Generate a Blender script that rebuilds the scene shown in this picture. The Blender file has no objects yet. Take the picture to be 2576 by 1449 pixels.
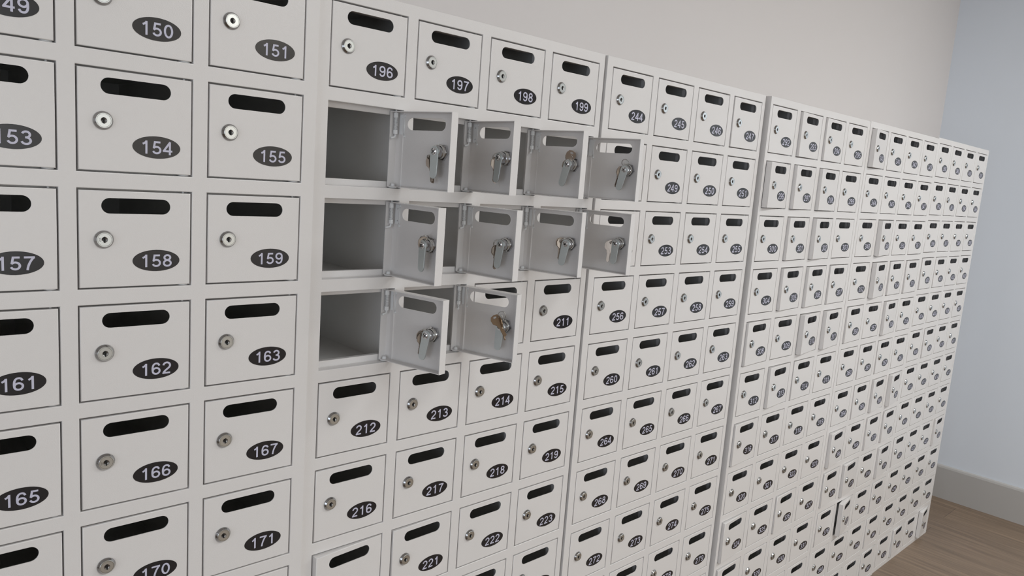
import bpy, bmesh, math, random
from mathutils import Vector, Matrix
from mathutils.geometry import tessellate_polygon

# ------------------------------------------------------------------ camera, world, lights, exposure
S = bpy.context.scene
COL = S.collection
GROUND = 1.733                       # first opening row's top edge above the floor
S.view_settings.view_transform = 'Standard'
S.view_settings.look = 'None'
S.view_settings.exposure = -0.07
S.view_settings.gamma = 1.0
S.view_settings.use_curve_mapping = False
S.cycles.use_denoising = True
S.cycles.max_bounces = 8
S.cycles.diffuse_bounces = 5
S.cycles.glossy_bounces = 4
S.cycles.sample_clamp_indirect = 4.0
S.cycles.caustics_reflective = False
S.cycles.caustics_refractive = False

CAMERA_AXES = ((0.733952592208098, -0.6751852269331563, 0.0737461980175341),
               (-0.04670557040109468, -0.15849312389736947, -0.9862547943461423),
               (0.6775929324338673, 0.7204199046446949, -0.1478613502819353))
cam_data = bpy.data.cameras.new('camera')
cam = bpy.data.objects.new('camera', cam_data)
COL.objects.link(cam)
ax, ay, az = (Vector(v) for v in CAMERA_AXES)
cam.matrix_world = Matrix(((ax.x, -ay.x, -az.x, -0.56268),
                           (ax.y, -ay.y, -az.y, -1.02516),
                           (ax.z, -ay.z, -az.z, GROUND - 0.23665),
                           (0, 0, 0, 1)))
cam_data.sensor_width = 36.0
cam_data.lens = 1873.7 * 36.0 / 2576.0
cam_data.clip_start = 0.02
S.camera = cam

world = bpy.data.worlds.new('world')
S.world = world
world.use_nodes = True
world.node_tree.nodes['Background'].inputs[0].default_value = (0.8, 0.86, 1.0, 1)
world.node_tree.nodes['Background'].inputs[1].default_value = 0.05

CEILING = 2.85


def area_light(name, loc, aim, size, size_y, power, color):
    l = bpy.data.lights.new(name, 'AREA')
    l.shape = 'RECTANGLE'
    l.size = size
    l.size_y = size_y
    l.energy = power
    l.color = color
    o = bpy.data.objects.new(name, l)
    o.location = loc
    o.rotation_euler = (Vector(aim) - Vector(loc)).to_track_quat('-Z', 'Y').to_euler()
    COL.objects.link(o)
    return o


# name, place, aim, width, height, watts, colour
LIGHTS = [
    ('window_daylight', (-1.6, -6.9, 1.45), (-1.6, 0, 1.45), 4.0, 2.2, 100, (0.66, 0.71, 0.73)),
    ('window_daylight', (3.2, -6.9, 1.45), (3.2, 0, 1.45), 4.4, 2.2, 100, (0.25, 0.235, 0.21)),
    ('window_daylight', (-4.0, -2.3, 1.25), (0, -2.3, 1.25), 2.6, 1.9, 100, (0.29, 0.325, 0.37)),
    ('ceiling_panel_lamp', (0.8, -2.2, CEILING - 0.03), (0.8, -2.2, 0), 1.2, 0.6, 40, (0.78, 0.81, 0.83)),
    ('ceiling_panel_lamp', (2.2, -5.3, CEILING - 0.03), (2.2, -5.3, 0), 0.35, 0.35, 40, (0.70, 0.66, 0.58)),
    ('ceiling_panel_lamp', (2.7, -1.9, CEILING - 0.03), (2.7, -1.9, 0), 1.2, 0.6, 40, (1.10, 1.10, 1.06)),
]
for spec in LIGHTS:
    area_light(*spec)

random.seed(4)


# ------------------------------------------------------------------ materials
def material(name, color, rough=0.5, metal=0.0, spec=0.5):
    m = bpy.data.materials.new(name)
    m.use_nodes = True
    b = m.node_tree.nodes['Principled BSDF']
    b.inputs['Base Color'].default_value = (*color, 1)
    b.inputs['Roughness'].default_value = rough
    b.inputs['Metallic'].default_value = metal
    b.inputs['Specular IOR Level'].default_value = spec
    return m


def noise_bump(m, scale, strength, distance, detail=2.0, coord='Object'):
    nt = m.node_tree
    tc = nt.nodes.new('ShaderNodeTexCoord')
    n = nt.nodes.new('ShaderNodeTexNoise')
    n.inputs['Scale'].default_value = scale
    n.inputs['Detail'].default_value = detail
    bp = nt.nodes.new('ShaderNodeBump')
    bp.inputs['Strength'].default_value = strength
    bp.inputs['Distance'].default_value = distance
    nt.links.new(tc.outputs[coord], n.inputs['Vector'])
    nt.links.new(n.outputs['Fac'], bp.inputs['Height'])
    nt.links.new(bp.outputs['Normal'], nt.nodes['Principled BSDF'].inputs['Normal'])
    return m


M_PAINT = noise_bump(material('white_powder_coat', (0.73, 0.712, 0.705), 0.23), 850, 0.34, 0.0005)
M_INSIDE = noise_bump(material('white_inner_sheet', (0.78, 0.77, 0.755), 0.5), 60, 0.1, 0.001)
M_STICKER = material('black_vinyl_sticker', (0.012, 0.012, 0.015), 0.22, 0.0, 0.6)
M_DIGIT = material('pale_lilac_print', (0.56, 0.56, 0.68), 0.35)
M_CHROME = material('chrome', (0.62, 0.62, 0.63), 0.1, 1.0)
M_BEZEL = material('polished_lock_bezel', (0.40, 0.395, 0.39), 0.12, 1.0)
M_SATIN = noise_bump(material('satin_nickel_face', (0.70, 0.74, 0.75), 0.28, 1.0), 900, 0.12, 0.0003)
M_DARK = material('dark_metal', (0.12, 0.12, 0.125), 0.35, 0.9)
M_PLUG = material('lock_plug_metal', (0.34, 0.335, 0.33), 0.32, 1.0)
M_BLACK = material('recess_shade_black', (0.004, 0.004, 0.004), 0.7)  # black colour stands in for the shade inside keyways, holes and screw slots
M_ZINC = noise_bump(material('zinc_plate', (0.60, 0.645, 0.65), 0.46, 1.0), 700, 0.35, 0.0005)
M_SPRING = material('painted_spring_steel', (0.74, 0.75, 0.76), 0.35)
M_KEY = material('nickel_key', (0.40, 0.34, 0.29), 0.36, 1.0)
M_BRONZE = material('bronze_key', (0.33, 0.235, 0.155), 0.3, 1.0)
M_RING = material('steel_split_ring', (0.42, 0.41, 0.39), 0.25, 1.0)
M_TIE = material('clear_nylon_tie', (0.62, 0.60, 0.56), 0.35)
M_WALL = noise_bump(material('matte_wall_paint', (0.69, 0.66, 0.652), 0.75, 0.0, 0.3), 260, 0.08, 0.0008)
M_WALL_BLUE_CAST = noise_bump(material('matte_wall_paint_blue_cast', (0.72, 0.77, 0.84), 0.7, 0.0, 0.3), 260, 0.08, 0.0008)  # the daylight's blue cast on the right wall is put into the colour
M_TRIM = material('satin_white_trim', (0.46, 0.45, 0.44), 0.45)
M_CEIL = material('ceiling_paint', (0.78, 0.77, 0.75), 0.85)


def floor_material():
    m = material('brown_oak_plank', (0.2, 0.16, 0.12), 0.42)
    nt = m.node_tree
    tc = nt.nodes.new('ShaderNodeTexCoord')
    rot = nt.nodes.new('ShaderNodeMapping')
    rot.inputs['Rotation'].default_value = (0, 0, math.pi / 2)
    brick = nt.nodes.new('ShaderNodeTexBrick')
    brick.inputs['Scale'].default_value = 1.0
    brick.inputs['Brick Width'].default_value = 1.22
    brick.inputs['Row Height'].default_value = 0.18
    brick.inputs['Mortar Size'].default_value = 0.0012
    brick.inputs['Color1'].default_value = (0.232, 0.168, 0.118, 1)
    brick.inputs['Color2'].default_value = (0.190, 0.137, 0.097, 1)
    brick.inputs['Mortar'].default_value = (0.12, 0.09, 0.066, 1)
    stretch = nt.nodes.new('ShaderNodeMapping')
    stretch.inputs['Scale'].default_value = (34, 1.6, 1)
    grain = nt.nodes.new('ShaderNodeTexNoise')
    grain.inputs['Scale'].default_value = 1.5
    grain.inputs['Detail'].default_value = 6
    grain.inputs['Distortion'].default_value = 0.7
    ramp = nt.nodes.new('ShaderNodeValToRGB')
    ramp.color_ramp.elements[0].position = 0.3
    ramp.color_ramp.elements[0].color = (0.72, 0.72, 0.72, 1)
    ramp.color_ramp.elements[1].position = 0.72
    ramp.color_ramp.elements[1].color = (1.25, 1.24, 1.22, 1)
    mix = nt.nodes.new('ShaderNodeMixRGB')
    mix.blend_type = 'MULTIPLY'
    mix.inputs[0].default_value = 1.0
    L = nt.links.new
    L(tc.outputs['Object'], rot.inputs['Vector'])
    L(rot.outputs['Vector'], brick.inputs['Vector'])
    L(tc.outputs['Object'], stretch.inputs['Vector'])
    L(stretch.outputs['Vector'], grain.inputs['Vector'])
    L(grain.outputs['Fac'], ramp.inputs['Fac'])
    L(brick.outputs['Color'], mix.inputs[1])
    L(ramp.outputs['Color'], mix.inputs[2])
    L(mix.outputs['Color'], nt.nodes['Principled BSDF'].inputs['Base Color'])
    bp = nt.nodes.new('ShaderNodeBump')
    bp.inputs['Strength'].default_value = 0.15
    bp.inputs['Distance'].default_value = 0.002
    L(grain.outputs['Fac'], bp.inputs['Height'])
    L(bp.outputs['Normal'], nt.nodes['Principled BSDF'].inputs['Normal'])
    return m


M_FLOOR = floor_material()


# ------------------------------------------------------------------ mesh helpers
def mesh_from(bm, name, mats, smooth=False):
    me = bpy.data.meshes.new(name)
    bm.normal_update()
    bm.to_mesh(me)
    bm.free()
    for m in mats:
        me.materials.append(m)
    if smooth:
        for p in me.polygons:
            p.use_smooth = True
    return me


def link(name, data, parent=None, loc=(0, 0, 0), rotz=0.0):
    o = bpy.data.objects.new(name, data)
    COL.objects.link(o)
    o.location = loc
    o.rotation_euler = (0, 0, rotz)
    if parent is not None:
        o.parent = parent
    return o


def tag(o, label=None, category=None, group=None, kind=None):
    if label:
        o['label'] = label
    if category:
        o['category'] = category
    if group:
        o['group'] = group
    if kind:
        o['kind'] = kind
    return o


def box(bm, lo, hi, mat=0):
    vs = [bm.verts.new((x, y, z)) for x in (lo[0], hi[0]) for y in (lo[1], hi[1]) for z in (lo[2], hi[2])]
    for f in ((0, 1, 3, 2), (4, 6, 7, 5), (0, 4, 5, 1), (2, 3, 7, 6), (0, 2, 6, 4), (1, 5, 7, 3)):
        bm.faces.new([vs[i] for i in f]).material_index = mat
    return vs


def quad(bm, pts, mat=0):
    f = bm.faces.new([bm.verts.new(p) for p in pts])
    f.material_index = mat
    return f


def ring_bridge(bm, a, b, mat=0, closed=True, smooth=False):
    n = len(a)
    for i in range(n if closed else n - 1):
        j = (i + 1) % n
        f = bm.faces.new((a[i], a[j], b[j], b[i]))
        f.material_index = mat
        f.smooth = smooth


def lathe(bm, profile, place, n, mats, smooth, sharp):
    def ring(r, h):
        if r < 1e-7:
            return [bm.verts.new(place(0, 0, h))]
        return [bm.verts.new(place(r * math.cos(2 * math.pi * i / n), r * math.sin(2 * math.pi * i / n), h)) for i in range(n)]
    prev = ring(*profile[0])
    for k in range(len(profile) - 1):
        a = ring(*profile[k]) if sharp and k else prev
        b = prev = ring(*profile[k + 1])
        for i in range(n):
            j = (i + 1) % n
            if len(a) == 1:
                vs = (a[0], b[j], b[i])
            elif len(b) == 1:
                vs = (a[i], a[j], b[0])
            else:
                vs = (a[i], a[j], b[j], b[i])
            f = bm.faces.new(vs)
            f.material_index = mats[k] if mats else 0
            f.smooth = smooth


def lathe_y(bm, profile, n=36, center=(0, 0), mats=None, smooth=True, sharp=True):
    """profile of (radius, y) turned about the y axis; sharp keeps a crease at every profile corner"""
    lathe(bm, profile, lambda u, v, h: (center[0] + u, h, center[1] + v), n, mats, smooth, sharp)


def lathe_z(bm, profile, n=20, center=(0, 0), smooth=True, sharp=True):
    lathe(bm, profile, lambda u, v, h: (center[0] + u, center[1] + v, h), n, None, smooth, sharp)


def tube(bm, pts, r, n=8, mat=0, closed=False):
    pts = [Vector(p) for p in pts]
    m = len(pts)
    rings = []
    up = Vector((0, 0, 1))
    for i, p in enumerate(pts):
        if closed:
            t = pts[(i + 1) % m] - pts[i - 1]
        else:
            t = pts[min(i + 1, m - 1)] - pts[max(i - 1, 0)]
        t.normalize()
        ref = up if abs(t.dot(up)) < 0.95 else Vector((1, 0, 0))
        u = t.cross(ref).normalized()
        v = t.cross(u).normalized()
        rings.append([bm.verts.new(p + r * (math.cos(2 * math.pi * k / n) * u + math.sin(2 * math.pi * k / n) * v)) for k in range(n)])
    for i in range(m if closed else m - 1):
        a, b = rings[i], rings[(i + 1) % m]
        best = 0
        if closed and i == m - 1:
            best = min(range(n), key=lambda s: (a[0].co - b[s].co).length)
        for k in range(n):
            f = bm.faces.new((a[k], a[(k + 1) % n], b[(k + 1 + best) % n], b[(k + best) % n]))
            f.material_index = mat
            f.smooth = True
    if not closed:
        for rg in (rings[0], rings[-1]):
            f = bm.faces.new(rg)
            f.material_index = mat


def plate_y(bm, outline, holes, y0, y1, mat=0):
    """a flat plate in the xz plane between y0 and y1 with holes"""
    loops = [outline] + holes
    flat = [p for l in loops for p in l]
    tris = tessellate_polygon([[Vector((x, z, 0)) for x, z in l] for l in loops])
    rows = []
    for y in (y0, y1):
        vs = [bm.verts.new((x, y, z)) for x, z in flat]
        rows.append(vs)
        for t in tris:
            try:
                bm.faces.new([vs[i] for i in t]).material_index = mat
            except ValueError:
                pass
    k = 0
    for l in loops:
        n = len(l)
        for i in range(n):
            j = (i + 1) % n
            bm.faces.new((rows[0][k + i], rows[0][k + j], rows[1][k + j], rows[1][k + i])).material_index = mat
        k += n
    bmesh.ops.recalc_face_normals(bm, faces=bm.faces)


def stadium(x0, x1, zc, r, n=12):
    pts = []
    for i in range(n + 1):
        a = math.pi / 2 + math.pi * i / n
        pts.append((x0 + r + r * math.cos(a), zc + r * math.sin(a)))
    for i in range(n + 1):
        a = -math.pi / 2 + math.pi * i / n
        pts.append((x1 - r + r * math.cos(a), zc + r * math.sin(a)))
    return pts


# ------------------------------------------------------------------ digits, drawn as pen strokes
def arc(cx, cy, rx, ry, a0, a1, n=18):
    return [(cx + rx * math.cos(math.radians(a0 + (a1 - a0) * i / n)),
             cy + ry * math.sin(math.radians(a0 + (a1 - a0) * i / n))) for i in range(n + 1)]


def bez(p0, p1, p2, p3, n=12):
    out = []
    for i in range(n + 1):
        t = i / n
        s = 1 - t
        out.append(tuple(s ** 3 * a + 3 * s * s * t * b + 3 * s * t * t * c + t ** 3 * d for a, b, c, d in zip(p0, p1, p2, p3)))
    return out


six = [[*bez((0.615, 0.735), (0.575, 0.875), (0.50, 0.925), (0.40, 0.925)), *bez((0.40, 0.925), (0.20, 0.925), (0.135, 0.74), (0.135, 0.47))[1:],
        (0.140, 0.36), (0.150, 0.28)], arc(0.392, 0.315, 0.245, 0.24, 0, 360, 34)]
GLYPH = {
    '0': [arc(0.385, 0.5, 0.245, 0.425, 0, 360, 40)],
    '1': [[(0.445, 0.0), (0.445, 0.985)], bez((0.455, 0.955), (0.40, 0.84), (0.30, 0.765), (0.195, 0.725))],
    '2': [[*arc(0.385, 0.68, 0.24, 0.245, 172, -18), *bez((0.613, 0.604), (0.56, 0.44), (0.25, 0.32), (0.145, 0.075))[1:], (0.64, 0.075)]],
    '3': [[*arc(0.375, 0.725, 0.215, 0.20, 165, -90), (0.32, 0.525)], [(0.32, 0.525), *arc(0.375, 0.30, 0.255, 0.225, 90, -165)]],
    '4': [[(0.52, 0.0), (0.52, 0.955), (0.105, 0.31), (0.105, 0.285), (0.69, 0.285)]],
    '5': [[(0.63, 0.915), (0.255, 0.915), (0.185, 0.505), *arc(0.375, 0.32, 0.255, 0.245, 138, -160)]],
    '6': six,
    '7': [[(0.10, 0.915), (0.655, 0.915), *bez((0.655, 0.90), (0.46, 0.66), (0.33, 0.36), (0.295, 0.0))]],
    '8': [arc(0.385, 0.735, 0.205, 0.19, 0, 360, 32), arc(0.385, 0.295, 0.245, 0.22, 0, 360, 34)],
    '9': [[(0.77 - x, 1 - y) for x, y in stroke] for stroke in six],
}


def digits(bm, text, cx, cz, height, y, mat, rot=0.0, pen=0.142):
    adv = 0.765
    lift = 0.0
    x = -adv * len(text) / 2 + 0.01
    co, si = math.cos(rot), math.sin(rot)

    def put(px, py):
        px, py = px * height * 1.06, (py - 0.5) * height
        return (cx + co * px - si * py, y - lift, cz + si * px + co * py)
    for ch in text:
        for stroke in GLYPH[ch]:
            closed = math.hypot(stroke[0][0] - stroke[-1][0], stroke[0][1] - stroke[-1][1]) < 1e-6
            pts = [Vector(stroke[0])]
            for q in (stroke[:-1] if closed else stroke)[1:]:
                if (Vector(q) - pts[-1]).length > 1e-4:
                    pts.append(Vector(q))
            pieces = [[pts[0]]]
            for i in range(1, len(pts)):
                pieces[-1].append(pts[i])
                if not closed and i < len(pts) - 1 and (pts[i] - pts[i - 1]).angle(pts[i + 1] - pts[i]) > 0.5:
                    d0 = (pts[i] - pts[i - 1]).normalized()
                    d1 = (pts[i + 1] - pts[i]).normalized()
                    pieces[-1][-1] = pts[i] + d0 * pen / 2 * (1 if d0.dot(d1) > -0.5 else 0.4)
                    pieces.append([pts[i] - d1 * pen / 2 * (0.6 if d0.dot(d1) < 0.9 else 0)])
            for pts in pieces:
                lift += 0.00003
                n = len(pts)
                left, right = [], []
                for i, p in enumerate(pts):
                    d0 = (p - pts[i - 1]).normalized() if (i > 0 or closed) else None
                    d1 = (pts[(i + 1) % n] - p).normalized() if (i < n - 1 or closed) else None
                    d0 = d0 or d1
                    d1 = d1 or d0
                    t = (d0 + d1).normalized()
                    nrm = Vector((-t.y, t.x))
                    k = 1.0 / max(nrm.dot(Vector((-d1.y, d1.x))), 0.7)
                    left.append(bm.verts.new(put(x + p.x + nrm.x * pen / 2 * k, p.y + nrm.y * pen / 2 * k)))
                    right.append(bm.verts.new(put(x + p.x - nrm.x * pen / 2 * k, p.y - nrm.y * pen / 2 * k)))
                for i in range(n if closed else n - 1):
                    j = (i + 1) % n
                    bm.faces.new((left[i], right[i], right[j], left[j])).material_index = mat
        x += adv


# ------------------------------------------------------------------ the room
def room_box(name, lo, hi, mat, loc=(0, 0, 0)):
    bm = bmesh.new()
    box(bm, lo, hi)
    o = link(name, mesh_from(bm, name, [mat]), None, loc)
    return tag(o, kind='structure')


WALL_X, WALL_Y = 3.69, 0.376
room_box('floor', (-4.2, -7.2, -0.1), (6.4, WALL_Y + 0.15, 0), M_FLOOR)
room_box('ceiling', (-4.2, -7.2, CEILING), (6.4, WALL_Y + 0.15, CEILING + 0.1), M_CEIL)
room_box('wall_back', (-4.1, WALL_Y, 0), (WALL_X, WALL_Y + 0.12, CEILING), M_WALL)
room_box('wall_right', (WALL_X, -2.3, 0), (WALL_X + 0.12, WALL_Y + 0.12, CEILING), M_WALL_BLUE_CAST)
room_box('wall_left', (-4.2, -7.1, 0), (-4.1, WALL_Y, CEILING), M_WALL)
room_box('wall_far', (6.4, -7.2, 0), (6.5, WALL_Y + 0.15, CEILING), M_WALL)
room_box('wall_front', (-4.1, -7.2, 0), (6.4, -7.1, CEILING), M_WALL)


def baseboard(name, length, loc, rotz):
    bm = bmesh.new()
    prof = [(0, 0), (-0.015, 0), (-0.015, 0.162), (-0.012, 0.171), (-0.005, 0.175), (0, 0.175)]
    a = [bm.verts.new((x, 0, z)) for x, z in prof]
    b = [bm.verts.new((x, length, z)) for x, z in prof]
    ring_bridge(bm, a, b)
    bm.faces.new(a)
    bm.faces.new(list(reversed(b)))
    bmesh.ops.recalc_face_normals(bm, faces=bm.faces)
    return tag(link(name, mesh_from(bm, name, [M_TRIM]), None, loc, rotz), kind='structure')


baseboard('baseboard_right', 2.3 + WALL_Y, (WALL_X, -2.3, 0), 0)
baseboard('baseboard_back', 0.50, (WALL_X - 0.0155, WALL_Y, 0), math.pi / 2)

# ------------------------------------------------------------------ locker dimensions
PITCH_X, OPEN_W = 0.154657, 0.135287
PITCH_Z, OPEN_H = 0.145, 0.12506
LIP = 0.018                           # depth of the folded rim round each opening
DEPTH = 0.374
ROWS = 12
GAP_X, GAP_Z = 0.0019, 0.0023
DOOR_W, DOOR_H, FLANGE, SHEET = OPEN_W - 2 * GAP_X, OPEN_H - 2 * GAP_Z + 0.0003, 0.0158, 0.0012
PIVOT_A, PIVOT_B = 0.0067, 0.0094     # pivot from the door's right edge, and behind its face
DX0 = -(DOOR_W - PIVOT_A)             # door's left edge in door coordinates
DX1 = PIVOT_A
DY0 = -PIVOT_B                        # door's outer face


def in_door(u, down):
    """a point of the closed door face, given from the opening's top left corner"""
    return u - GAP_X + DX0, -(down - GAP_Z)


LOCK_X, LOCK_Z = in_door(0.0291, 0.0627)
STICK_X, STICK_Z = in_door(0.0908, 0.0903)


def make_frame_mesh(ml, mr, zt):
    xs = [-ml]
    for c in range(4):
        xs += [c * PITCH_X, c * PITCH_X + OPEN_W]
    xs.append(3 * PITCH_X + OPEN_W + mr)
    zs = [zt + 0.0192]
    for r in range(ROWS):
        zs += [zt - r * PITCH_Z, zt - r * PITCH_Z - OPEN_H]
    zs.append(0.0)
    bm = bmesh.new()
    front = [[bm.verts.new((x, 0, z)) for x in xs] for z in zs]
    for j in range(len(zs) - 1):
        for i in range(len(xs) - 1):
            if i % 2 == 1 and j % 2 == 1:
                continue
            bm.faces.new((front[j][i], front[j + 1][i], front[j + 1][i + 1], front[j][i + 1]))
    for j in range(1, len(zs) - 1, 2):
        for i in range(1, len(xs) - 1, 2):
            c = [front[j][i], front[j + 1][i], front[j + 1][i + 1], front[j][i + 1]]
            back = [bm.verts.new((v.co.x, LIP, v.co.z)) for v in c]
            ring_bridge(bm, c, back)
            # the stop that the shut door rests near: wide below, narrower above and at the sides
            q = [v.co for v in c]
            stop = [(q[0].x + 0.009, q[0].z - 0.0083), (q[1].x + 0.009, q[1].z + 0.0102), (q[2].x - 0.009, q[2].z + 0.0102), (q[3].x - 0.009, q[3].z - 0.0083)]
            s1 = [bm.verts.new((x, LIP, z)) for x, z in stop]
            s2 = [bm.verts.new((x, LIP + 0.008, z)) for x, z in stop]
            ring_bridge(bm, back, s1)
            ring_bridge(bm, s1, s2)
    rim = ([front[0][i] for i in range(len(xs))] + [front[j][-1] for j in range(1, len(zs))] +
           [front[-1][i] for i in range(len(xs) - 2, -1, -1)] + [front[j][0] for j in range(len(zs) - 2, 0, -1)])
    back = [bm.verts.new((v.co.x, 0.028, v.co.z)) for v in rim]
    ring_bridge(bm, rim, back)
    bmesh.ops.recalc_face_normals(bm, faces=bm.faces)
    outer = {v for v in rim}
    edges, border = [], []
    for e in bm.edges:
        if len(e.link_faces) == 2 and e.link_faces[0].normal.angle(e.link_faces[1].normal) > 1.0 \
                and all(abs(v.co.y) < 1e-6 for v in e.verts):
            (border if all(v in outer for v in e.verts) else edges).append(e)
    bmesh.ops.bevel(bm, geom=edges, offset=0.0010, segments=3, affect='EDGES', profile=0.5)
    border = [e for e in border if e.is_valid]
    bmesh.ops.bevel(bm, geom=border, offset=0.0005, segments=2, affect='EDGES', profile=0.5)
    return mesh_from(bm, 'front_frame', [M_PAINT]), xs[0], xs[-1], zs[0]


def make_carcass_mesh(x0, x1, ztop, zt):
    bm = bmesh.new()
    t = 0.0007
    a, b = x0 + 0.0022, x1 - 0.0022
    box(bm, (a, 0.006, 0.0005), (a + t, DEPTH, ztop - 0.001), 1)
    box(bm, (b - t, 0.006, 0.0005), (b, DEPTH, ztop - 0.001), 1)
    box(bm, (a, 0.006, ztop - 0.002), (b, DEPTH, ztop - 0.001), 1)
    box(bm, (a, 0.006, 0.0005), (b, DEPTH, 0.0015), 1)
    box(bm, (a, DEPTH - t, 0.0005), (b, DEPTH, ztop - 0.001), 1)
    # the unpainted lining: shelves, dividers, inner skins
    e = 0.0004
    for r in range(1, ROWS):
        z = zt - r * PITCH_Z + (PITCH_Z - OPEN_H) / 2
        box(bm, (a + t, 0.002, z - e), (b - t, DEPTH - t, z + e), 0)
    for c in range(1, 4):
        x = c * PITCH_X - (PITCH_X - OPEN_W) / 2
        box(bm, (x - e, 0.002, 0.002), (x + e, DEPTH - t, ztop - 0.003), 0)
    for x in (a + t, b - t):
        s = 1 if x < 0.2 else -1
        quad(bm, [(x + s * e, 0.01, 0.002), (x + s * e, DEPTH - t, 0.002), (x + s * e, DEPTH - t, ztop - 0.003), (x + s * e, 0.01, ztop - 0.003)], 0)
    y = DEPTH - t - e
    quad(bm, [(a, y, 0.002), (b, y, 0.002), (b, y, ztop - 0.003), (a, y, ztop - 0.003)], 0)
    return mesh_from(bm, 'carcass', [M_INSIDE, M_PAINT])


def make_door_mesh():
    bm = bmesh.new()
    x0, x1, z0, z1 = DX0, DX1, 0.0, -DOOR_H
    slot_l, sz = in_door(0.0265, 0.02085)
    slot_r, _ = in_door(0.1078, 0.02085)
    slot = stadium(slot_l, slot_r, sz, 0.00965, 14)

    def rect(i, y):
        return [bm.verts.new(p) for p in ((x0 + i, y, z0 - i), (x0 + i, y, z1 + i), (x1 - i, y, z1 + i), (x1 - i, y, z0 - i))]
    r = 0.0011
    rings = []
    for k in range(4):
        a = math.pi / 2 * k / 3
        rings.append(rect(r * (1 - math.sin(a)), DY0 + r * (1 - math.cos(a))))
    rings.append(rect(0, DY0 + FLANGE))
    rings.append(rect(SHEET, DY0 + FLANGE))
    rings.append(rect(SHEET, DY0 + SHEET))
    for k in range(len(rings) - 1):
        ring_bridge(bm, rings[k], rings[k + 1], smooth=k < 3)
    walls = []
    for ring, y in ((rings[0], DY0), (rings[-1], DY0 + SHEET)):
        loop = [bm.verts.new((x, y, z)) for x, z in slot]
        walls.append(loop)
        polys = [[Vector((v.co.x, v.co.z, 0)) for v in ring], [Vector((x, z, 0)) for x, z in slot]]
        allv = ring + loop
        for t in tessellate_polygon(polys):
            bm.faces.new([allv[i] for i in t])
    ring_bridge(bm, walls[0], walls[1])
    bmesh.ops.recalc_face_normals(bm, faces=bm.faces)
    return mesh_from(bm, 'door', [M_PAINT])


def make_lock_mesh(text=None):
    bm = bmesh.new()
    y = DY0
    prof = [(0.0112, y + 0.0004), (0.0112, y - 0.0009), (0.0110, y - 0.0013), (0.0090, y - 0.0040), (0.0088, y - 0.0042),
            (0.0081, y - 0.0042), (0.0080, y - 0.0039), (0.0078, y - 0.0039), (0.0077, y - 0.0041),
            (0.0036, y - 0.0041), (0.0034, y - 0.0036), (0.0014, y - 0.0026), (0.0, y - 0.0026)]
    mats = [0, 0, 0, 1, 1, 2, 2, 1, 1, 2, 2, 2]
    lathe_y(bm, prof, 40, (LOCK_X, LOCK_Z), mats)
    # upper and lower keyway notches as raised black boxes in place of shade
    yk = y - 0.00412
    for dx, z0, z1, w in ((-0.0001, -0.0006, 0.0038, 0.0016), (0.0002, -0.0040, 0.0006, 0.0013)):
        box(bm, (LOCK_X + dx - w / 2, yk - 0.00003, LOCK_Z + z0), (LOCK_X + dx + w / 2, y - 0.0018, LOCK_Z + z1), 3)
    if text:
        digits(bm, text, LOCK_X - 0.0054, LOCK_Z, 0.0022, y - 0.00413, 4, math.pi / 2, 0.13)
    return mesh_from(bm, 'lock', [M_BEZEL, M_SATIN, M_PLUG, M_BLACK, M_DARK])


def make_label_mesh(number):
    bm = bmesh.new()
    n = 40
    y0, y1 = DY0 - 0.0003, DY0 + 0.0002
    rx, rz = 0.0288, 0.01395
    top = [bm.verts.new((STICK_X + rx * math.cos(2 * math.pi * i / n), y0, STICK_Z + rz * math.sin(2 * math.pi * i / n))) for i in range(n)]
    bot = [bm.verts.new((v.co.x, y1, v.co.z)) for v in top]
    ring_bridge(bm, top, bot)
    bm.faces.new(top)
    bmesh.ops.recalc_face_normals(bm, faces=bm.faces)
    digits(bm, str(number), STICK_X - 0.0003, STICK_Z - 0.0002, 0.0166, y0 - 0.00012, 1)
    return mesh_from(bm, 'number_label', [M_STICKER, M_DIGIT])


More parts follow.
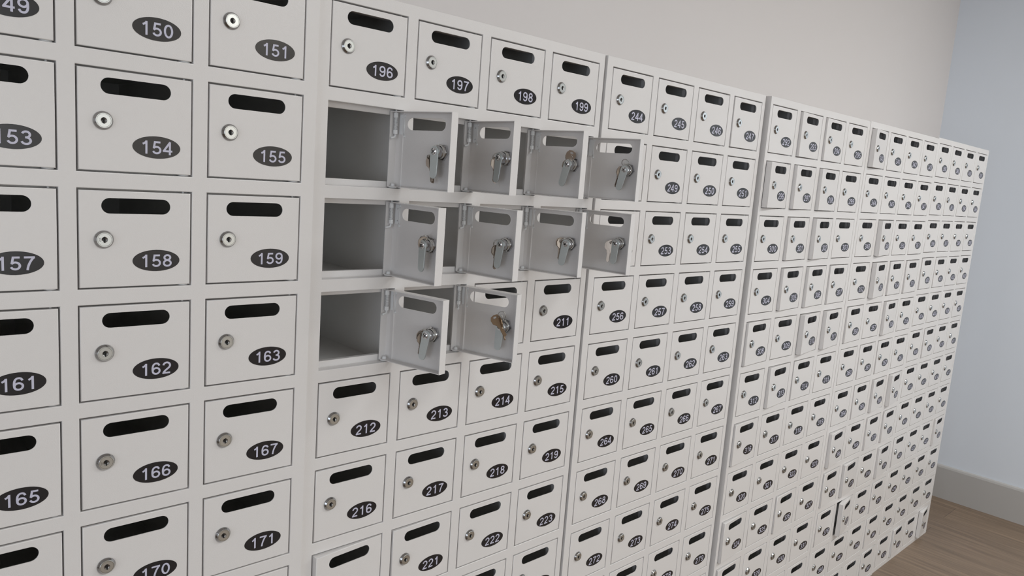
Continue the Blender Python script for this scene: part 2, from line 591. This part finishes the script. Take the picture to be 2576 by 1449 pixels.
def make_hinge_mesh(handle):
    """spring bolt hinge inside the door's upper hinge corner; handle = which way its bent tail points"""
    bm = bmesh.new()
    z0 = -0.0022
    r = 0.0037
    for a, b in ((z0, z0 - 0.0075), (z0 - 0.0270, z0 - 0.0335)):
        lathe_z(bm, [(0, a), (r, a), (r, b), (0, b)], 8, smooth=False)
    lathe_z(bm, [(0, 0.0035), (0.0013, 0.0030), (0.0016, 0.0015), (0.0016, z0 - 0.034)], 10)
    coil = []
    turns = 10
    for i in range(turns * 12 + 1):
        a = 2 * math.pi * i / 12
        coil.append((0.0027 * math.cos(a), 0.0027 * math.sin(a), z0 - 0.0078 - 0.019 * i / (turns * 12)))
    tube(bm, coil, 0.00060, 5)
    zt = z0 - 0.0335
    hx, hy = math.cos(handle) * 0.0090, math.sin(handle) * 0.0090
    tail = [(0, 0, zt)] + [(hx * (1 - math.cos(a)) * 0.5, hy * (1 - math.cos(a)) * 0.5, zt - 0.0025 - 0.0035 * math.sin(a)) for a in (0, 0.5, 1.0, 1.57)]
    tail.append((hx, hy, zt - 0.0068))
    tube(bm, tail, 0.0018, 8)
    # leaf on the panel with two holes, and the bead that holds it
    yp = DY0 + SHEET
    outline = [(-0.0020, z0 - 0.002), (-0.0105, z0 - 0.002), (-0.0120, z0 - 0.0045), (-0.0120, z0 - 0.031), (-0.0105, z0 - 0.0335), (-0.0020, z0 - 0.0335)]
    hole1 = [(-0.0078 + 0.0010 * math.cos(k), z0 - 0.0085 + 0.0014 * math.sin(k)) for k in (0, 0.9, 1.8, 2.7, 3.6, 4.5, 5.4)]
    hole2 = [(x, z - 0.0195) for x, z in hole1]
    plate_y(bm, outline, [hole1, hole2], yp + 0.0013, yp, 0)
    for h in (hole1, hole2):
        bm.faces.new([bm.verts.new((x, yp + 0.0002, z)) for x, z in h]).material_index = 1
    tube(bm, [(-0.0125, yp + 0.0006, z0 - 0.006), (-0.0128, yp + 0.0006, z0 - 0.020), (-0.0130, yp + 0.0008, z0 - 0.036)], 0.0010, 6)
    lathe_y(bm, [(0, yp + 0.0018), (0.0016, yp + 0.0015), (0.0021, yp)], 10, (-0.0127, z0 - 0.0365))
    lathe_y(bm, [(0, yp + 0.0015), (0.0014, yp + 0.0012), (0.0019, yp)], 10, (-0.0127, z0 - 0.0035))
    return mesh_from(bm, 'spring_hinge', [M_SPRING, M_BLACK])


def make_pivot_mesh():
    bm = bmesh.new()
    z = -DOOR_H
    lathe_z(bm, [(0, z + 0.006), (0.0028, z + 0.0055), (0.0036, z + 0.003), (0.0036, z + 0.0001), (0.0068, z), (0.0070, z - 0.0008), (0.0064, z - 0.0016), (0, z - 0.0016)], 24)
    return mesh_from(bm, 'pivot_pin', [M_SPRING])


YP = DY0 + SHEET                     # inner side of the door panel


def make_nut_mesh():
    bm = bmesh.new()
    hexa = [(LOCK_X + 0.0132 * math.cos(math.radians(60 * i + 8)), LOCK_Z + 0.0132 * math.sin(math.radians(60 * i + 8))) for i in range(6)]
    hole = [(LOCK_X + 0.0088 * math.cos(math.radians(20 * i)), LOCK_Z + 0.0088 * math.sin(math.radians(20 * i))) for i in range(18)]
    plate_y(bm, hexa, [hole], YP + 0.0038, YP, 0)
    return mesh_from(bm, 'hex_nut', [M_CHROME])


def make_barrel_mesh():
    bm = bmesh.new()
    prof = [(0.0, YP - 0.0006)]
    y = YP
    prof.append((0.0090, YP - 0.0004))
    while y < YP + 0.0105:
        prof += [(0.0090, y), (0.0094, y + 0.0004), (0.0094, y + 0.0006), (0.0090, y + 0.001)]
        y += 0.0011
    prof += [(0.0088, YP + 0.0118), (0.0094, YP + 0.0120), (0.0094, YP + 0.0178), (0.0088, YP + 0.0184), (0.0, YP + 0.0184)]
    lathe_y(bm, prof, 28, (LOCK_X, LOCK_Z))
    return mesh_from(bm, 'lock_barrel', [M_CHROME])


CAM_Y0, CAM_Y1 = YP + 0.0184, YP + 0.0204


def make_cam_mesh(angle):
    """flat latch lever hanging from the barrel's end; angle swings its tip towards the hinge"""
    bm = bmesh.new()
    r0, r1, L = 0.0082, 0.0070, 0.0345
    pts = [(r0 * math.cos(math.radians(a)), r0 * math.sin(math.radians(a))) for a in range(0, 181, 15)]
    pts += [(r1 * math.cos(math.radians(a)), -L + r1 * math.sin(math.radians(a))) for a in range(180, 361, 15)]
    c, s = math.cos(angle), math.sin(angle)
    out = [(LOCK_X + c * x - s * z, LOCK_Z + s * x + c * z) for x, z in pts]
    plate_y(bm, out, [], CAM_Y0, CAM_Y1, 0)
    bmesh.ops.bevel(bm, geom=[e for e in bm.edges if len(e.link_faces) == 2 and e.link_faces[0].normal.angle(e.link_faces[1].normal) > 1.2],
                    offset=0.0003, segments=1, affect='EDGES')
    return mesh_from(bm, 'cam_lever', [M_ZINC])


def make_screw_mesh():
    bm = bmesh.new()
    lathe_y(bm, [(0.0056, CAM_Y1 - 0.0002), (0.0056, CAM_Y1 + 0.0006), (0.0045, CAM_Y1 + 0.0008), (0.0043, CAM_Y1 + 0.0014), (0.0028, CAM_Y1 + 0.0022), (0, CAM_Y1 + 0.0024)], 24, (LOCK_X, LOCK_Z))
    for a in (0.6, 0.6 + math.pi / 2):
        c, s = math.cos(a), math.sin(a)
        pts = []
        for u, v in ((-0.0026, -0.0005), (0.0026, -0.0005), (0.0026, 0.0005), (-0.0026, 0.0005)):
            pts.append((LOCK_X + c * u - s * v, CAM_Y1 + 0.0025, LOCK_Z + s * u + c * v))
        quad(bm, pts, 1)
    return mesh_from(bm, 'cam_screw', [M_CHROME, M_BLACK])


DOOR_MESH = make_door_mesh()
LOCK_MESH = make_lock_mesh()
LOCK_ENGRAVED = {158: make_lock_mesh('205'), 166: make_lock_mesh('107')}
HINGES = [make_hinge_mesh(a) for a in (math.radians(60), math.radians(85), math.radians(125))]
PIVOT_MESH = make_pivot_mesh()
NUT_MESH, BARREL_MESH, SCREW_MESH = make_nut_mesh(), make_barrel_mesh(), make_screw_mesh()

# how far each unlatched door's free edge stands out (millimetres), read off the photograph
AJAR = {247: 2.5, 293: 7.4, 294: 6.1, 296: 15.5, 297: 10, 298: 10.3, 301: 8.5, 302: 12.7, 305: 9, 306: 9, 307: 5.5, 308: 7, 310: 15.3,
        311: 12.4, 313: 9, 314: 3, 316: 6, 324: 9, 326: 5, 328: 6, 340: 15.2, 349: 15, 353: 15.7, 354: 5, 355: 5, 356: 5.5, 358: 10,
        361: 2, 362: 3, 365: 3, 366: 8.5, 367: 14.5, 368: 11.5, 370: 5.5, 371: 6, 372: 5.5, 373: 10, 375: 8.5, 376: 2, 379: 3, 383: 3,
        387: 2, 400: 4, 401: 2, 409: 3.5, 420: 3, 423: 8, 433: 7, 220: 10, 221: 3}
WIDE = {200: 100.85, 201: 88.5, 202: 95.2, 203: 100.3, 204: 93.6, 205: 98.4, 206: 103.3, 207: 97.1, 208: 103.5, 209: 106.6,
        377: 10.0, 435: 7.5}
CAM_SWING = {200: 0, 201: 6, 202: 16, 203: 14, 204: 2, 205: 8, 206: 10, 207: 3, 208: 10, 209: 4}
HANDLE = {200: 1, 201: 1, 202: 2, 203: 2, 204: 0, 205: 1, 206: 2, 207: 2, 208: 1, 209: 2}

# first number, x, y, yaw, height offset, left margin, right margin
CABINETS = [
    (148, -0.64365, -0.00428, -0.00793, 0.00141, 0.0190, 0.0205, 'white locker cabinet cut by the left edge, doors numbered from 149 to 171'),
    (196, 0.0, 0.0, 0.00379, 0.0, 0.0205, 0.0150, 'white locker cabinet with ten doors swung wide open and keys inside them'),
    (244, 0.63781, -0.00095, -0.00031, -0.00076, 0.0187, 0.0140, 'white locker cabinet numbered from 244, standing just right of the wide open doors'),
    (292, 1.27453, -0.01138, 0.00030, -0.00080, 0.0123, 0.01744, 'white locker cabinet numbered from 292, standing slightly forward of its left neighbour'),
    (340, 1.90868, -0.01240, 0.00146, 0.00060, 0.01744, 0.01726, 'white locker cabinet numbered from 340, second from the far right end'),
    (388, 2.54247, -0.00835, 0.00420, 0.00540, 0.01726, 0.0150, 'white locker cabinet at the far right end, next to bare floor'),
]
OPEN_DOORS = {}
for first, x0, y0, yaw, dz, ml, mr, text in CABINETS:
    zt = GROUND + dz
    root = tag(link('locker_cabinet', None, None, (x0, y0, 0), yaw), text, 'locker', 'row of white parcel locker cabinets')
    fm, xa, xb, ztop = make_frame_mesh(ml, mr, zt)
    link('front_frame', fm, root)
    link('carcass', make_carcass_mesh(xa, xb, ztop, zt), root)
    for k in range(48):
        n = first + k
        r, c = divmod(k, 4)
        if n in WIDE:
            th = math.radians(WIDE[n])
        elif n in AJAR:
            th = math.asin(AJAR[n] / 1000 / (DOOR_W - PIVOT_A))
        else:
            th = math.radians(random.uniform(0.0, 0.25))
        px = c * PITCH_X + OPEN_W - GAP_X - PIVOT_A
        d = link('door', DOOR_MESH, root, (px, PIVOT_B, zt - r * PITCH_Z - GAP_Z), th)
        link('lock', LOCK_ENGRAVED.get(n, LOCK_MESH), d)
        s = link('number_label', make_label_mesh(n), d)
        s['label'] = 'dark oval sticker reading %d' % n
        link('spring_hinge', HINGES[HANDLE.get(n, n % 3)], d)
        link('pivot_pin', PIVOT_MESH, d)
        if n in CAM_SWING:
            d['label'] = 'door swung wide open with its inside facing left'
            link('hex_nut', NUT_MESH, d)
            link('lock_barrel', BARREL_MESH, d)
            link('cam_lever', make_cam_mesh(math.radians(CAM_SWING[n])), d)
            link('cam_screw', SCREW_MESH, d)
            OPEN_DOORS[n] = (Matrix.Translation((x0, y0, 0)) @ Matrix.Rotation(yaw, 4, 'Z') @
                             Matrix.Translation(d.location) @ Matrix.Rotation(th, 4, 'Z'))


# ------------------------------------------------------------------ keys tied to the locks of the open doors
def make_key_mesh(mat):
    """bow centred on the origin, blade running down -z, flat in the xz plane"""
    bm = bmesh.new()
    bow = [(-0.0040, -0.0098), (-0.0088, -0.0045), (-0.0092, 0.0030), (-0.0062, 0.0082), (0, 0.0098), (0.0062, 0.0082), (0.0092, 0.0030), (0.0088, -0.0045), (0.0040, -0.0098)]
    right = [(0.0040, -0.0130), (0.0034, -0.0132)]
    z = -0.0140
    while z > -0.0300:
        right += [(0.0034, z), (0.0024, z - 0.0008), (0.0032, z - 0.0018), (0.0022, z - 0.0027)]
        z -= 0.0034
    tip = [(0.0016, -0.0322), (-0.0010, -0.0330), (-0.0030, -0.0310)]
    left = [(-0.0034, -0.0140), (-0.0040, -0.0130)]
    hole = [(0.0030 * math.cos(math.radians(a)), 0.0050 + 0.0019 * math.sin(math.radians(a))) for a in range(0, 360, 30)]
    plate_y(bm, bow + right + tip + left, [hole], -0.0009, 0.0009, 0)
    bmesh.ops.bevel(bm, geom=[e for e in bm.edges if len(e.link_faces) == 2 and e.link_faces[0].normal.angle(e.link_faces[1].normal) > 1.4
                              and abs(e.verts[0].co.y - e.verts[1].co.y) < 1e-6], offset=0.0002, segments=1, affect='EDGES')
    return mesh_from(bm, 'key', [mat])


def make_ring_mesh(r=0.0068):
    bm = bmesh.new()
    n = 28
    for dy in (-0.0005, 0.0005):
        tube(bm, [(r * math.cos(2 * math.pi * i / n), dy, r * math.sin(2 * math.pi * i / n)) for i in range(n)], 0.0006, 6, closed=True)
    return mesh_from(bm, 'key_ring', [M_RING])


def make_tie_mesh(to, tail):
    """nylon tie looped round the lock barrel and reaching to the key ring (coordinates from the lock axis)"""
    bm = bmesh.new()
    n = 30
    y = 0.0092
    loop = []
    for i in range(n):
        a = 2 * math.pi * i / n
        loop.append((0.0102 * math.cos(a), y + 0.0016 * math.sin(a), 0.0102 * math.sin(a)))
    m = len(loop)
    inner, outer = [], []
    for p in loop:
        inner.append([bm.verts.new((p[0], p[1] - 0.0011, p[2])), bm.verts.new((p[0], p[1] + 0.0011, p[2]))])
        outer.append([bm.verts.new((p[0] * 1.09, p[1] - 0.0011, p[2] * 1.09)), bm.verts.new((p[0] * 1.09, p[1] + 0.0011, p[2] * 1.09))])
    for i in range(m):
        j = (i + 1) % m
        bm.faces.new((inner[i][0], inner[i][1], inner[j][1], inner[j][0]))
        bm.faces.new((outer[i][0], outer[j][0], outer[j][1], outer[i][1]))
        bm.faces.new((inner[i][0], inner[j][0], outer[j][0], outer[i][0]))
        bm.faces.new((inner[i][1], outer[i][1], outer[j][1], inner[j][1]))
    d = Vector((to[0], 0, to[2]))
    d = d.normalized() if d.length > 1e-4 else Vector((0, 0, -1))
    start = Vector((d.x * 0.0106, y, d.z * 0.0106))
    box(bm, (start.x - 0.0019, y - 0.0018, start.z - 0.0019), (start.x + 0.0019, y + 0.0018, start.z + 0.0019))
    mid = start.lerp(Vector(to), 0.5) + Vector((0, 0.002, -0.002))
    tube(bm, [start, mid, to], 0.0009, 6)
    if tail:
        tube(bm, [start] + [start + Vector(t) for t in tail], 0.0002, 5)
    bmesh.ops.recalc_face_normals(bm, faces=bm.faces)
    return mesh_from(bm, 'cable_tie', [M_TIE])


KEY_NICKEL, KEY_BRONZE, RING_MESH = make_key_mesh(M_KEY), make_key_mesh(M_BRONZE), make_ring_mesh()
# keys: (towards the hinge, off the panel, up, lean, twist) from the lock axis; ring the same; tie tail
KEYSETS = {
    200: (0, [(0.0125, 0.012, -0.0165, -10, 12), (0.0105, 0.0145, -0.0150, -6, -20)], (0.0105, 0.0140, -0.0085, 70, 20), None,
          'brown nickel keys behind the lever of the leftmost door in the top open row'),
    201: (0, [(0.0135, 0.0135, -0.0085, 4, 68), (0.0110, 0.0145, -0.0100, 2, 55)], (0.0105, 0.0150, 0.0010, 30, 60), [(0, 0.004, -0.02), (-0.006, 0, -0.05)],
          'dark keys hanging edge-on by the second open door of the top open row'),
    202: (0, [(-0.0025, 0.0155, 0.0160, 27, 42), (0.0065, 0.0125, -0.0010, 16, 60)], (0.0010, 0.0150, 0.0125, 20, 20), [(0, 0.003, -0.02), (0.006, 0, -0.048)],
          'nickel keys flipped above the lever of the third door in the top open row'),
    203: (0, [(0.0110, 0.0150, -0.0030, 14, 70), (0.0090, 0.0160, -0.0040, 10, 60)], (0.0020, 0.0150, 0.0135, 8, 10), [(0, 0.004, -0.02), (0.008, 0, -0.046)],
          'keys below an upright steel ring on the rightmost door of the top open row'),
    204: (0, [(0.0045, 0.0120, -0.0010, 14, 50), (0.0030, 0.0150, 0.0040, 8, 66)], (0.0020, 0.0150, 0.0120, 80, 30), None,
          'keys mostly hidden behind the lever of the leftmost door in the middle open row'),
    205: (0, [(0.0130, 0.0140, -0.0120, 3, 62), (0.0115, 0.0150, -0.0110, 4, 72)], (0.0105, 0.0155, 0.0010, 40, 55), None,
          'long dark keys seen edge-on by the second door of the middle open row'),
    206: (0, [(0.0140, 0.0145, 0.0010, 2, 38), (0.0110, 0.0160, 0.0000, -6, 52)], (0.0070, 0.0155, 0.0050, 75, 40), None,
          'brown keys with a square-holed bow on the third door of the middle open row'),
    207: (0, [(0.0170, 0.0150, -0.0065, 2, 26), (0.0120, 0.0160, -0.0040, -10, 25)], (0.0080, 0.0155, 0.0020, 80, 40), [(0, 0.003, -0.02), (0.006, 0, -0.050)],
          'bright silver key fully visible on the rightmost door of the middle open row'),
    208: (0, [(0.0125, 0.0140, -0.0040, 6, 48), (0.0105, 0.0155, -0.0070, 3, 66)], (0.0085, 0.0155, 0.0040, 60, 40), None,
          'keys leaning left of the lever on the lower open row, left door'),
    209: (1, [(-0.0035, 0.0265, 0.0110, -22, -38), (0.0030, 0.0290, 0.0135, -40, 40)], (-0.0060, 0.0260, 0.0230, 10, 25), [(0, 0.004, -0.02), (0.002, 0, -0.050)],
          'bronze keys in front of the lever on the lower open row, right door'),
}
for n, (bronze, keys, ring, tail, text) in KEYSETS.items():
    base = OPEN_DOORS[n] @ Matrix.Translation((LOCK_X, YP, LOCK_Z))
    root = tag(link('key_set', None), text, 'keys', 'keys tied to the open locker doors')
    root.matrix_world = base
    for u, off, up, lean, twist in keys:
        k = link('key', KEY_BRONZE if bronze else KEY_NICKEL, root, (u, off, up))
        k.rotation_euler = (Matrix.Rotation(math.radians(-lean), 4, 'Y') @ Matrix.Rotation(math.radians(twist), 4, 'Z')).to_euler()
    rg = link('key_ring', RING_MESH, root, ring[:3])
    rg.rotation_euler = (Matrix.Rotation(math.radians(-ring[3]), 4, 'X') @ Matrix.Rotation(math.radians(ring[4]), 4, 'Z')).to_euler()
    link('cable_tie', make_tie_mesh(ring[:3], tail), root)
